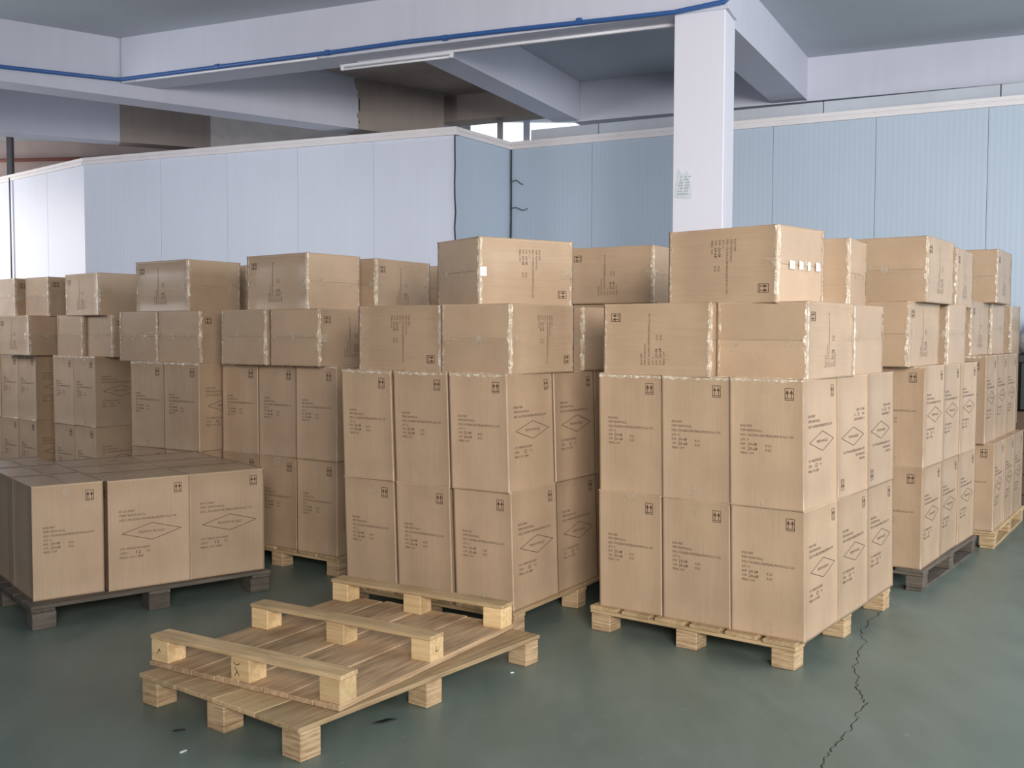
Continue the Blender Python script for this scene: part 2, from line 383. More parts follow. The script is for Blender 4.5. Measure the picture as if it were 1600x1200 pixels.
for i, (x, y, l, a, mt, lab) in enumerate(((-1.28, 3.88, .05, 20, DARK, 'dark wood splinter on the floor left of the bare pallets'), (-.50, 3.98, .11, 30, DARK, 'long dark scrap lying in front of the bare lower pallet'), (.005, 4.567, .018, 10, PAPER, 'tiny white scrap on the floor right of the bare pallets'), (-1.2, 3.68, .03, 50, PAPER, 'pale paint fleck on the floor at lower left'))):
    bm = bmesh.new(); rr = random.Random(i + 20)
    pts = [(-l / 2, 0), (-l / 5, -l * .16), (l / 2, -l * .04), (l / 6, l * .14)]
    lo = [bm.verts.new((u, v, .0006)) for u, v in pts]; hi = [bm.verts.new((u * .9, v * .9, .006)) for u, v in pts]
    bm.faces.new(hi)
    for k in range(4): bm.faces.new((lo[k], lo[(k + 1) % 4], hi[(k + 1) % 4], hi[k]))
    ob('floor_scrap', mesh_from(bm, 'floor_scrap', mt), None, (x, y, 0), (0, 0, math.radians(a)), label=lab, cat='scrap')

# ------------------------------------------------------------------ pallets
def pallet_mesh(nm, mat, l, w, t, bev=.003):
    return box_me(nm, mat, -l / 2, l / 2, -w / 2, w / 2, -t / 2, t / 2, bev)
def make_pallet(name, near, yaw, wid, dep, hgt, mats, label, group, ndeck=7, inverted=False, gap=.02, cross=True, bw=.105, skid=False, z=0.0, crosswise=False):
    """near = near (front right) corner on the floor; front runs to -x, depth to +y in the pallet's frame"""
    deckm, blockm, crossm = mats
    root = ob(name, None, None, (near[0], near[1], z), (0, 0, yaw), label=label, cat='pallet', group=group)
    td, tc, ts = .02, (.018 if cross else 0), (.018 if skid or inverted else 0)
    bh = hgt - td - tc - ts
    flip = (lambda v: hgt - v) if inverted else (lambda v: v)
    rr = random.Random(hash(name + label) % 1000 if False else len(label))
    dw = (wid - gap * (ndeck - 1)) / ndeck
    me = pallet_mesh('deck_board', deckm, dep, dw, td)
    for i in range(ndeck):
        if inverted: td = .02 + (.0, .005, .002, .006, .001, .004, .0, .003)[i % 8]; me = pallet_mesh('deck_board', deckm, dep, dw, td)
        o = ob('deck_board', me, root, (-wid + dw / 2 + i * (dw + gap), dep / 2 + rr.uniform(-.004, .004), flip(hgt - td / 2)), (0, 0, math.pi / 2 + rr.uniform(-.002, .002)))
    if crosswise:
        for o in [c for c in root.children]: bpy.data.objects.remove(o)
        n = 8; dw = (dep - gap * (n - 1)) / n; me = pallet_mesh('deck_board', deckm, wid, dw, td)
        for i in range(n): ob('deck_board', me, root, (-wid / 2 + rr.uniform(-.004, .004), dw / 2 + i * (dw + gap), hgt - td / 2))
        xs_ = (-wid + bw / 2, -wid / 2, -bw / 2); cm = pallet_mesh('cross_board', crossm, dep, bw, tc)
        for x in xs_: ob('cross_board', cm, root, (x, dep / 2, hgt - td - tc / 2), (0, 0, math.pi / 2))
    td = .02
    ys = (bw * .5 + .005, dep / 2, dep - bw * .5 - .005); xs = (-wid + bw / 2 + .004, -wid / 2, -bw / 2 - .004)
    if cross and not crosswise:
        cm = pallet_mesh('cross_board', crossm, wid, bw, tc)
        for y in ys: ob('cross_board', cm, root, (-wid / 2, y, flip(hgt - td - tc / 2)))
    bme = box_me('block', blockm, -bw / 2, bw / 2, -bw / 2 + .004, bw / 2 - .004, -bh / 2, bh / 2, .004)
    for y in ys:
        for x in xs: ob('block', bme, root, (x + rr.uniform(-.003, .003), y + rr.uniform(-.003, .003), flip(ts + bh / 2)), (0, 0, rr.choice((0, math.pi)) + rr.uniform(-.02, .02)))
    if inverted:
        sm = pallet_mesh('skid_board', crossm, wid, bw - .005, ts)
        for y in ys: ob('skid_board', sm, root, (-wid / 2, y, flip(ts / 2)), (0, 0, rr.uniform(-.006, .006)))
    elif skid:
        sm = pallet_mesh('skid_board', crossm, dep, bw - .01, ts)
        for x in xs: ob('skid_board', sm, root, (x, dep / 2, ts / 2), (0, 0, math.pi / 2))
    return root
PH = .128
R_ = math.radians
pallets_grp = 'pallets under the carton stacks'
TAN3 = (WOOD, CHIP, WOOD); PALE = (WOOD_DECK, WOOD_PALE, WOOD); GREY3 = (WOOD_GREY, WOOD_GREY, WOOD_GREY)
make_pallet('wooden_pallet', (-.755, 3.575), R_(-37.5), .99, 1.46, PH, (WOOD, CHIP, WOOD), 'bare wooden pallet on the floor carrying an upturned pallet', 'bare pallets', 4, gap=.0025, cross=False)
up_p = make_pallet('wooden_pallet', (-.635, 3.735), R_(-30.6), 1.04, 1.27, .132, PALE, 'upturned wooden pallet lying on top of the bare pallet, blocks upward', 'bare pallets', 8, True, gap=.004, cross=False, z=PH + .002)

# pencil scribbles on two of the pale blocks
def scribble(strokes, parent, x, y, z, rz):
    bm = bmesh.new()
    for a, b in strokes:
        d = Vector((b[0] - a[0], b[1] - a[1])); nn = Vector((-d.y, d.x)).normalized() * .0014
        bm.faces.new([bm.verts.new((p[0] + sg * nn.x, -.001, p[1] + sg * nn.y)) for p, sg in ((a, -1), (b, -1), (b, 1), (a, 1))])
    ob('pencil_mark', mesh_from(bm, 'pencil_mark', BLACKP), parent, (x, y, z), (0, 0, rz))
scribble([((-.012, .010), (.012, -.024)), ((0, -.007), (-.013, -.026)), ((-.020, .028), (-.002, .018)), ((-.002, .018), (.016, .027))], up_p, -.52 - .01, .0042, .068, 0)
scribble([((-.012, -.010), (-.010, .016)), ((-.012, -.010), (.008, -.006))], up_p, -.0005, .635, .070, math.pi / 2)
scribble([((-.008, -.012), (.004, .010)), ((.004, .010), (.010, -.004))], up_p, -.985, .0042, .070, 0)
# ------------------------------------------------------------------ cartons
W, D, H = .355, .445, .60
GLY = {}
def text_bm(bm, s, x, z, width, height, font_lean=0):
    """flat lettering added to bm in the (x, z) plane: left end x, baseline z, stretched to width"""
    cu = bpy.data.curves.new('t', 'FONT'); cu.body = s; cu.size = 1.0; cu.resolution_u = 1; cu.fill_mode = 'FRONT'
    o = bpy.data.objects.new('t', cu); COL.objects.link(o)
    bpy.context.view_layer.update()
    me = bpy.data.meshes.new_from_object(o.evaluated_get(bpy.context.evaluated_depsgraph_get()))
    bpy.data.objects.remove(o); bpy.data.curves.remove(cu)
    xs = [v.co.x for v in me.vertices]; x0, x1 = min(xs), max(xs); k = height / .7
    vs = [bm.verts.new((x + (v.co.x - x0) / (x1 - x0) * width + font_lean * v.co.y * k, 0, z + v.co.y * k)) for v in me.vertices]
    for p in me.polygons:
        try: bm.faces.new([vs[i] for i in p.vertices])
        except ValueError: pass
    bpy.data.meshes.remove(me)
def bar(bm, x0, z0, x1, z1, w, n=1):
    d = Vector((x1 - x0, z1 - z0)); l = d.length; d /= l; nn = Vector((-d.y, d.x)) * w / 2
    prev = None
    for i in range(n + 1):
        p = Vector((x0, z0)) + d * l * i / n
        a, b = bm.verts.new((p.x - nn.x, 0, p.y - nn.y)), bm.verts.new((p.x + nn.x, 0, p.y + nn.y))
        if prev: bm.faces.new((prev[0], a, b, prev[1]))
        prev = (a, b)
def arrows(bm, cx, cz, w, h):
    t = .0030
    for (a, b, c, d) in ((-1, -1, 1, -1), (1, -1, 1, 1), (1, 1, -1, 1), (-1, 1, -1, -1)):
        bar(bm, cx + a * w / 2, cz + b * h / 2, cx + c * w / 2, cz + d * h / 2, t)
    bar(bm, cx - w / 2, cz - h * .36, cx + w / 2, cz - h * .36, t * 1.1)
    for s in (-.24, .24):
        x = cx + s * w
        bar(bm, x, cz - h * .30, x, cz + h * .12, t * 1.2)
        vs = [bm.verts.new((x + dx, 0, cz + dz)) for dx, dz in ((-.0085, .002), (.0085, .002), (0, h * .38))]
        bm.faces.new(vs)
def face_A():
    ink, icon, pen = bmesh.new(), bmesh.new(), bmesh.new()
    L = -W / 2 + .145 * W; top = H / 2
    y = lambda v: top - v * H
    text_bm(ink, 'BULK PART', L, y(.378), .058, .0115)
    text_bm(ink, 'ITEM: FILM-P0 ROLL', L, y(.413), .108, .0115)
    text_bm(ink, 'DESC: PACKING MATERIAL/FILM ROLLS 10X', L, y(.450), .258, .0115)
    text_bm(ink, 'QTY: 10', L, y(.487), .042, .0115)
    text_bm(ink, 'N.W:', L, y(.522), .026, .0115); text_bm(ink, 'KGS', L + .125, y(.526), .026, .0115)
    text_bm(ink, 'G.W:', L, y(.557), .026, .0115); text_bm(ink, 'KGS', L + .125, y(.561), .026, .0115)
    text_bm(ink, 'MEAS: 0.09', L, y(.592), .066, .0115)
    text_bm(pen, '20-08', L + .034, y(.524), .046, .015, .2); text_bm(pen, '20-68', L + .034, y(.560), .048, .015, .2)
    arrows(icon, W * .315, y(.112), .040, .054)
    return ink, icon, pen
def face_B():
    ink, icon, pen, dia = bmesh.new(), bmesh.new(), bmesh.new(), bmesh.new()
    L = -D / 2 + .13 * D; top = H / 2
    y = lambda v: top - v * H
    text_bm(ink, 'BULK PART', L, y(.296), .085, .0125)
    text_bm(ink, 'ITEM: FILM-P0 ROLL', L, y(.335), .145, .0125)
    text_bm(ink, 'DESC: PACKING MATERIAL/FILM ROLLS 10X', L, y(.376), .315, .0125)
    text_bm(ink, 'C/O: MADE IN PLANT', L, y(.640), .165, .0125)
    text_bm(ink, 'C/NO:', L, y(.680), .044, .0125); text_bm(ink, 'PC', L + .145, y(.680), .02, .0125)
    text_bm(ink, 'MEAS: 0.09 CBM', L, y(.720), .125, .0125)
    text_bm(pen, '12', L + .085, y(.684), .026, .018, .2)
    cx, cz, hw, hh = .012, y(.49), .165, .047
    for (a, b, c, d) in ((-1, 0, 0, 1), (0, 1, 1, 0), (1, 0, 0, -1), (0, -1, -1, 0)):
        bar(dia, cx + a * hw, cz + b * hh, cx + c * hw, cz + d * hh, .0028, 6)
    text_bm(dia, 'FILM-P0 ROLLS', cx - .072, cz - .006, .144, .0135)
    arrows(icon, D * .36, y(.105), .040, .054)
    return ink, icon, pen, dia
def to_raw(bm):
    bm.verts.index_update(); r = ([v.co.copy() for v in bm.verts], [[v.index for v in f.verts] for f in bm.faces]); bm.free(); return r
RA = [to_raw(b) for b in face_A()]; RB = [to_raw(b) for b in face_B()]

BULGE = .005
def bulge(u, v): return BULGE * max(0, 1 - u * u) * max(0, 1 - v * v)
CACHE = {}
def lat(n, half): # lattice with tight end strips
    e = .007
    return [-half, -half + e] + [(-half + e) + (2 * half - 2 * e) * i / n for i in range(1, n)] + [half - e, half]
def body_mesh(size, lean, lying=False):
    w, d, h = size; hx, hy, hz = w / 2, d / 2, h / 2
    X, Y, Z = lat(4, hx), lat(4, hy), lat(6, hz)
    bm = bmesh.new(); V = {}
    rr = random.Random(int(w * 1000 + d * 100 + h))
    def vert(i, j, k):
        if (i, j, k) in V: return V[i, j, k]
        x, y, z = X[i], Y[j], Z[k]; u, v, t = x / hx, y / hy, z / hz
        ex, ey, ez = i in (0, len(X) - 1), j in (0, len(Y) - 1), k in (0, len(Z) - 1)
        n = ex + ey + ez; c = .0042 if n == 2 else (.006 if n == 3 else 0)
        px, py, pz = x, y, z
        if ex: px += math.copysign(bulge(v, t) * (.2 if lying else 1) - c, x)
        if ey: py += math.copysign(bulge(u, t) - c, y)
        if ez: pz += math.copysign(-c, z)
        V[i, j, k] = bm.verts.new((px + lean * z, py, pz)); return V[i, j, k]
    nx, ny, nz = len(X) - 1, len(Y) - 1, len(Z) - 1
    for i in range(nx):
        for j in range(ny):
            bm.faces.new((vert(i, j, 0), vert(i, j + 1, 0), vert(i + 1, j + 1, 0), vert(i + 1, j, 0)))
            bm.faces.new((vert(i, j, nz), vert(i + 1, j, nz), vert(i + 1, j + 1, nz), vert(i, j + 1, nz)))
    for i in range(nx):
        for k in range(nz):
            bm.faces.new((vert(i, 0, k), vert(i + 1, 0, k), vert(i + 1, 0, k + 1), vert(i, 0, k + 1)))
            bm.faces.new((vert(i, ny, k), vert(i, ny, k + 1), vert(i + 1, ny, k + 1), vert(i + 1, ny, k)))
    for j in range(ny):
        for k in range(nz):
            bm.faces.new((vert(0, j, k), vert(0, j, k + 1), vert(0, j + 1, k + 1), vert(0, j + 1, k)))
            bm.faces.new((vert(nx, j, k), vert(nx, j + 1, k), vert(nx, j + 1, k + 1), vert(nx, j, k + 1)))
    return mesh_from(bm, 'cardboard_carton', KRAFT, True)
def mark_mesh(name, raw, size, lean, face, mat):
    """face: 'F' front -y, 'K' back +y, 'R' right +x, 'L' left -x"""
    w, d, h = size; me = bpy.data.meshes.new(name); out = []
    half = w / 2 if face in 'FK' else d / 2; base = W / 2 if face in 'FK' else D / 2
    for c in raw[0]:
        u, v = c.x / base, c.z / (H / 2)
        o = bulge(u, v) + .0008; a = u * half; z = v * h / 2
        p = {'F': (a, -d / 2 - o, z), 'K': (-a, d / 2 + o, z), 'R': (w / 2 + o, a, z), 'L': (-w / 2 - o, -a, z)}[face]
        out.append((p[0] + lean * z, p[1], p[2]))
    me.from_pydata(out, [], raw[1]); me.materials.append(mat); me.update(); return me
def flap_mesh(size, top, side):
    w, d, h = size; z = h / 2; t = .0028
    x0, x1 = (.003, w / 2 - .003) if side > 0 else (-w / 2 + .003, -.003)
    bm = bmesh.new(); n = 5; rows = []
    ys = [-d / 2 + .003 + (d - .006) * i / n for i in range(n + 1)]
    for zo in (0, t):
        g = []
        for i, y in enumerate(ys):
            line = []
            for x in (x0, (x0 + x1) / 2, x1):
                b = .003 * (1 - (2 * y / d) ** 2) * (1 - abs(2 * x / w)) if zo else 0
                zz = (z - .001 + zo + b); line.append(bm.verts.new((x, y, zz if top else -zz)))
            g.append(line)
        rows.append(g)
    lo, hi = rows
    for i in range(n):
        for j in range(2): bm.faces.new((hi[i][j], hi[i][j + 1], hi[i + 1][j + 1], hi[i + 1][j]))
        bm.faces.new((lo[i][0], hi[i][0], hi[i + 1][0], lo[i + 1][0])); bm.faces.new((lo[i][2], lo[i + 1][2], hi[i + 1][2], hi[i][2]))
    for i, s in ((0, 1), (n, -1)):
        for j in range(2): bm.faces.new((lo[i][j], lo[i][j + 1], hi[i][j + 1], hi[i][j]))
    bmesh.ops.recalc_face_normals(bm, faces=bm.faces[:])
    return mesh_from(bm, 'flap', KRAFT_FLAP, False)
def strip_mesh(name, prof, ext, seed):
    """prof: polyline of (point, normal) ; ext: half-width vector ; wrinkled ribbon"""
    rr = random.Random(seed); bm = bmesh.new(); prev = None
    for p, nrm in prof:
        row = []
        for s in (-1, -.4, .3, 1):
            q = Vector(p) + Vector(ext) * (s + rr.uniform(-.05, .05)) + Vector(nrm) * (.0012 + rr.uniform(0, .0022))
            row.append(bm.verts.new(q))
        if prev:
            for a in range(3): bm.faces.new((prev[a], prev[a + 1], row[a + 1], row[a]))
        prev = row
    return mesh_from(bm, name, TAPE, True)
def seam_tape(size, top, seed):
    w, d, h = size; sg = 1 if top else -1; z = sg * (h / 2 + .0045)
    pr = []; k = 14
    for i in range(3): pr.append(((0, -d / 2 - .003 - bulge(0, (h / 2 - .075 + i * .03) / (h / 2)), sg * (h / 2 - .075 + i * .03)), (0, -1, 0)))
    for i in range(k + 1): pr.append(((0, -d / 2 + d * i / k, z), (0, 0, sg)))
    for i in range(2, -1, -1): pr.append(((0, d / 2 + .003 + bulge(0, (h / 2 - .075 + i * .03) / (h / 2)), sg * (h / 2 - .075 + i * .03)), (0, 1, 0)))
    return strip_mesh('packing_tape', pr, (.028, 0, 0), seed)
def tape_end(size, top, seed, lean=0):
    w, d, h = size; sg = 1 if top else -1; pr = []
    for i in range(4):
        zz = h / 2 - .070 + i * .0225
        pr.append(((lean * sg * zz, -d / 2 - bulge(0, zz / (h / 2)), sg * zz), (0, -1, 0)))
    return strip_mesh('packing_tape', pr, (.028, 0, 0), seed)
def edge_tape(size, top, front, seed, dx=0):
    """strip along the flap's short edge (along x), folded over onto the printed face"""
    w, d, h = size; sg = 1 if top else -1; fy = -1 if front else 1
    rr = random.Random(seed); bm = bmesh.new(); prev = None; n = 16
    for i in range(n + 1):
        x = dx + -w / 2 + w * i / n; u = 2 * (x - dx) / w; row = []
        aa = .015 + rr.uniform(-.007, .007); bb = .013 + rr.uniform(-.006, .006); j = lambda: rr.uniform(0, .0025)
        za = h / 2 - bb
        row.append(bm.verts.new((x, fy * (d / 2 - aa), sg * (h / 2 + .005 + j()))))
        row.append(bm.verts.new((x, fy * (d / 2 - .004), sg * (h / 2 + .004 + j()))))
        row.append(bm.verts.new((x, fy * (d / 2 + .002 + j()), sg * (h / 2 - .003))))
        row.append(bm.verts.new((x, fy * (d / 2 + .0015 + bulge(u, za / (h / 2)) + j()), sg * za)))
        if prev:
            for a in range(3): bm.faces.new((prev[a], prev[a + 1], row[a + 1], row[a]))
        prev = row
    return mesh_from(bm, 'edge_tape', FILM, True)

CARTONS = 'packed cardboard cartons'
ROTS = {
    'up': Matrix.Identity(3),
    'down': Matrix(((1, 0, 0), (0, -1, 0), (0, 0, -1))),
    'turn': Matrix(((0, 1, 0), (-1, 0, 0), (0, 0, 1))),        # diamond face to the front
    'a': Matrix(((0, 0, -1), (0, 1, 0), (1, 0, 0))),            # on its side, text face front, text running up
    'A': Matrix(((0, 0, 1), (0, 1, 0), (-1, 0, 0))),            # on its side, text face front, text running down
    'b': Matrix(((0, -1, 0), (0, 0, -1), (1, 0, 0))),           # on its side pointing backward, text face right, running up
    'B': Matrix(((0, -1, 0), (0, 0, 1), (-1, 0, 0))),           # same, text running down
}
def get(key, fn):
    if key not in CACHE: CACHE[key] = fn()
    return CACHE[key]
def carton(near, z, yaw, orient, label, size=(W, D, H), lean=0.0, marks=True, tape=True, seed=None, group=CARTONS, film=False):
    """near = world x, y of the near (front right) bottom corner; z = underside height"""
    w, d, h = size; Rm = ROTS[orient]
    ext = [sum(abs(Rm[i][j]) * s for j, s in enumerate((w, d, h))) for i in range(3)]
    ln = lean if orient == 'up' else (-lean if orient == 'down' else 0.0)
    if orient == 'turn': ln = 0.0
    c, s = math.cos(yaw), math.sin(yaw); cx, cy = -ext[0] / 2, ext[1] / 2
    pos = Vector((near[0] + cx * c - cy * s, near[1] + cx * s + cy * c, z + ext[2] / 2))
    M = Matrix.Translation(pos) @ (Matrix.Rotation(yaw, 3, 'Z') @ Rm).to_4x4()
    key = (round(w, 3), round(d, 3), round(h, 3), round(ln, 3)); sd = seed if seed is not None else random.randrange(5)
    o = ob('cardboard_carton', get(('body', orient in 'aAbB') + key, lambda: body_mesh(size, ln, orient in 'aAbB')), label=label, cat='box', group=group)
    o.matrix_world = M
    def kid(nm, k, fn): return ob(nm, get((nm,) + k, fn), o)
    if marks:
        fs = {'up': 'FR', 'down': 'R', 'turn': 'FR', 'a': 'F', 'A': 'F', 'b': 'F', 'B': 'F'}[orient]
        if orient == 'down': fs = 'KR'
        if orient == 'turn': fs = 'RF'
        for f in fs:
            raws = RA if f in 'FK' else RB
            names = (('printed_text', INK), ('handling_symbol', INK), ('handwriting', PEN), ('diamond_emblem', INK))
            for (nm, mt), raw in zip(names, raws): kid(nm, (f,) + key, lambda: mark_mesh(nm, raw, size, ln, f, mt))
    lying = orient in 'aAbB'
    if orient == 'up' and tape != 'top' and marks:
        for t in (True, False): kid('packing_tape', ('end', t, sd % 5) + key + (lean,), lambda: tape_end(size, t, sd % 5, ln))
    tops = (True, False) if lying else ((True,) if tape == 'top' else ())
    if film:
        for fr in (True,): kid('edge_tape', ('film', seed) + key, lambda: edge_tape(size, True, fr, seed, ln * h / 2))
    for t in tops:
        for sd_ in (-1, 1): kid('flap', (t, sd_) + key, lambda: flap_mesh(size, t, sd_))
        if tape:
            tp = kid('packing_tape', (t, sd % 5) + key, lambda: seam_tape(size, t, sd % 5)); tp['label'] = 'glossy clear packing tape'
            if lying:
                for fr in (True, False): kid('edge_tape', (t, fr, sd % 5) + key, lambda: edge_tape(size, t, fr, sd % 5 + 10 * fr))
    return o

class Stack:
    def __init__(s, x, y, yaw, gx=.012, gy=.011, size=(W, D, H), lean=0.0, p=PH, off=((0, 0), (0, 0)), desc=''):
        s.x, s.y, s.yaw, s.gx, s.gy, s.size, s.lean, s.p, s.off, s.desc = x, y, yaw, gx, gy, size, lean, p, off, desc
    def at(s, a, b):
        c, n = math.cos(s.yaw), math.sin(s.yaw); return (s.x + a * c - b * n, s.y + a * n + b * c)
    def upright(s, layer, col, row, orient='up', label='', **k):
        w, d, h = s.size; oa, obb = s.off[layer]
        zc = s.p + layer * h + h / 2
        a = -col * (w + s.gx) + oa + s.lean * (zc - s.p - h); b = row * (d + s.gy) + obb
        rj = random.Random(layer * 31 + col * 7 + row * 3 + int(s.x * 100))
        return carton(s.at(a + rj.uniform(-.003, .003), b + rj.uniform(-.006, .004) if row == 0 else b), s.p + layer * h + .0015 * (layer + 1), s.yaw + rj.uniform(-.009, .009), orient, label, s.size, s.lean, film=(layer == 1 and row == 0 and orient == 'up'), seed=rj.randrange(6), **k)
    def block(s, cells, tiernames=('bottom tier', 'second tier'), flips=(), **k):
        cn = {0: 'right', 1: 'middle', 2: 'left'}
        for layer, col, row in cells:
            if row == 0: lab = 'upright carton, %s of front row, %s, %s' % (cn[col], tiernames[layer], s.desc)
            else: lab = 'upright carton, %s along right side, %s, %s' % (('', 'second', 'third')[row], tiernames[layer], s.desc)
            s.upright(layer, col, row, 'down' if (layer, col, row) in flips else 'up', lab, **k)
    def z(s, tier): w, d, h = s.size; return s.p + 2 * h + .004 + (tier - 3) * (w + .0015)
FULL = [(l, c, 0) for l in (0, 1) for c in (2, 1, 0)] + [(l, 0, r) for l in (0, 1) for r in (1, 2)]

def pal(st, wid, dep, near, mats, label, yaw=None, **k):
    make_pallet('wooden_pallet', st.at(*near), st.yaw if yaw is None else yaw, wid, dep, st.p, mats, label, pallets_grp, **k)

# nearest stack, right of centre
S1 = Stack(1.336, 4.632, -.6377, lean=-.02, desc='nearest stack at right')
pal(S1, 1.11, 1.41, (-.012, -.055), (WOOD, CHIP, WOOD), 'tan pallet under the nearest stack at right of centre', yaw=-.648, ndeck=6, gap=.03, bw=.115)
S1.block(FULL, flips=((1, 0, 1), (1, 0, 2)))
z3, z4 = S1.z(3), S1.z(4)
carton((.950, 4.913), z3, R_(-38.2), 'a', 'carton on its side, left of the third tier, nearest stack at right', seed=1)
carton((1.348, 4.68), z3, R_(-37.6), 'b', 'carton on its side, near corner of the third tier, nearest stack at right', seed=2)
carton((1.745, 5.241), z3, R_(-38.2), 'a', 'carton with taped flaps behind the corner, third tier, nearest stack at right', seed=3)
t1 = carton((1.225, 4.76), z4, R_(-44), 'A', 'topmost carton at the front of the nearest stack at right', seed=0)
for k, (yy, ll) in enumerate(((-.12, .05), (-.03, .042), (.055, .03), (.135, .045))):  # pale raised strips imitate reflections on the seam tape
    ob('painted_tape_glint', strip_mesh('painted_tape_glint', [((0, yy + ll * i / 3, H / 2 + .0075 + (.004 if i in (1, 2) else 0)), (0, 0, 1)) for i in range(4)], (.020, 0, 0), k + 40), t1, label='pale piece standing in for a tape glint').data.materials[0] = PW2
carton((1.775, 5.42), z4, R_(-30), 'a', 'carton peeking out behind the topmost box of the nearest stack', seed=4)

# central stack behind the bare pallets
S2 = Stack(-.007, 5.151, -.5734, gx=.024, gy=.016, lean=-.035, desc='central stack')
pal(S2, 1.16, 1.42, (.045, -.03), TAN3, 'tan pallet under the central stack, behind the bare pallets', ndeck=6, gap=.03)
S2.block(FULL)
z3, z4 = S2.z(3), S2.z(4)
carton((-.384, 5.486), z3, R_(-36), 'A', 'carton on its side, left of the third tier, central stack', seed=1)
carton((-.008, 5.202), z3, R_(-35.2), 'B', 'carton on its side at the near corner of the third tier, central stack', seed=2)
carton((.400, 5.816), z3, R_(-36.5), 'a', 'carton at the rear right of the third tier, central stack', seed=3)
t5 = carton((-.172, 5.40), z4, R_(-57), 'B', 'topmost carton with a white tape patch, central stack', seed=4)

pw = plain('white_tape_patch', srgb(232, 228, 232), .35, .5, 0, .04)
ob('tape_patch', box_me('tape_patch', pw, -.024, .026, -D / 2 - .0035, -D / 2 - .001, -H / 2 + .002, -H / 2 + .042, .0005), t5, label='small white tape patch')
# low load at left
S3 = Stack(-2.499, 5.294, .6728, desc='low load at left')
def s3(a, b, orient, label): # a, b = offset of the front-left corner, a to the right
    w = W if orient == 'up' else D
    carton(S3.at(a + w, b), PH + .0015, S3.yaw + random.uniform(-.006, .006), orient, label, tape='top', seed=random.randrange(5))
s3(0, 0, 'up', 'carton at the front left corner of the low load, text side forward')
s3(0, D + .01, 'up', 'carton behind the front left one of the low load')
s3(0, 2 * D + .02, 'up', 'carton at the rear left of the low load')
for c, nm in ((0, 'middle'), (1, 'right')):
    for r, rn in ((0, 'front'), (1, 'second'), (2, 'rear')):
        s3(W + .022 + c * (D + .008), -.03 + r * (W + .008), 'turn', 'carton of the low load at left, %s column, %s row' % (nm, rn))
make_pallet('wooden_pallet', S3.at(1.30, -.08), S3.yaw + .02, 1.34, 1.33, PH, GREY3, 'greyish pallet under the low single tier load at left', pallets_grp, 8, gap=.012, bw=.12, crosswise=True)

# back rows, left
def lying(st, tier, items):
    for (x, y, yaw, o, lab, sd) in items: carton((x, y), st.z(tier), yaw, o, lab, st.size, seed=sd)
SIDE = [(l, c, 0) for l in (0, 1) for c in (2, 1, 0)] + [(l, 0, 1) for l in (0, 1)]
SIDE2 = [c for c in SIDE if c[1] != 2]
def recessed(st):
    for l in (0, 1): st.upright(l, 1.93, 1, 'up', 'upright carton set back at left, %s, %s' % (('bottom tier', 'second tier')[l], st.desc))
L4 = Stack(-1.097, 6.398, -.6126, desc='stack just left of the central one')
pal(L4, 1.13, 1.40, (.02, -.02), TAN3, 'shadowed pallet under the stack just left of the central one', ndeck=6, gap=.03)
L4.block(SIDE)
lying(L4, 3, [(-1.600, 6.656, R_(-36), 'b', 'carton, left of the third tier, stack just left of the central one', 0), (-1.203, 6.392, R_(-35.5), 'b', 'carton at the near corner, third tier, stack just left of the central one', 1)])
lying(L4, 4, [(-1.30, 6.50, R_(-38.5), 'a', 'topmost front carton, stack just left of the central one', 2), (-.927, 6.99, R_(-32), 'b', 'topmost rear carton, stack just left of the central one', 3)])
carton((-.80, 6.85), L4.z(3), R_(-36), 'a', 'carton under the topmost rear one, stack just left of the central one', seed=1)
L3 = Stack(-2.120, 6.931, -.567, desc='stack third from left in the back row')
pal(L3, 1.05, 1.40, (.02, -.02), TAN3, 'pallet hidden under the third stack from left in the back row', ndeck=6, gap=.03)
L3.block(SIDE2); recessed(L3)
lying(L3, 3, [(-2.540, 7.335, R_(-35), 'b', 'carton, left of the third tier, third stack from left', 1), (-2.147, 7.055, R_(-34), 'b', 'carton at the near corner, third tier, third stack from left', 2), (-1.80, 7.62, R_(-34), 'a', 'carton at the rear of the third tier, third stack from left', 2)])
lying(L3, 4, [(-2.255, 7.13, R_(-36.5), 'a', 'topmost front carton, third stack from left', 4), (-2.00, 7.74, R_(-33), 'a', 'topmost rear carton, third stack from left', 0)])
L2 = Stack(-3.55, 8.70, -.69, desc='second stack from left')
pal(L2, 1.02, 1.2, (.02, -.02), TAN3, 'pallet hidden under the second stack from left', ndeck=6, gap=.03)
L2.block(SIDE2); recessed(L2)
lying(L2, 3, [(-3.752, 8.945, R_(-40), 'b', 'carton, left of the third tier, second stack from left', 0), (-3.387, 8.685, R_(-40.5), 'b', 'carton at the near corner, third tier, second stack from left', 3)])
lying(L2, 4, [(-3.52, 8.72, R_(-42), 'a', 'topmost carton, second stack from left', 1)])
L1 = Stack(-4.377, 9.40, -.70, desc='leftmost stack')
pal(L1, 1.06, 1.2, (.02, -.02), TAN3, 'pallet hidden under the leftmost stack', ndeck=6, gap=.03)
L1.block(SIDE)
lying(L1, 3, [(-4.37, 9.26, R_(-40), 'a', 'carton on its side in the third tier, leftmost stack', 0), (-3.95, 9.84, R_(-40), 'a', 'carton at the rear of the third tier, leftmost stack', 2)])
lying(L1, 4, [(-4.243, 9.389, R_(-40.2), 'b', 'topmost carton at right, leftmost stack', 1), (-4.70, 9.70, R_(-43), 'b', 'topmost carton at left, leftmost stack', 2)])

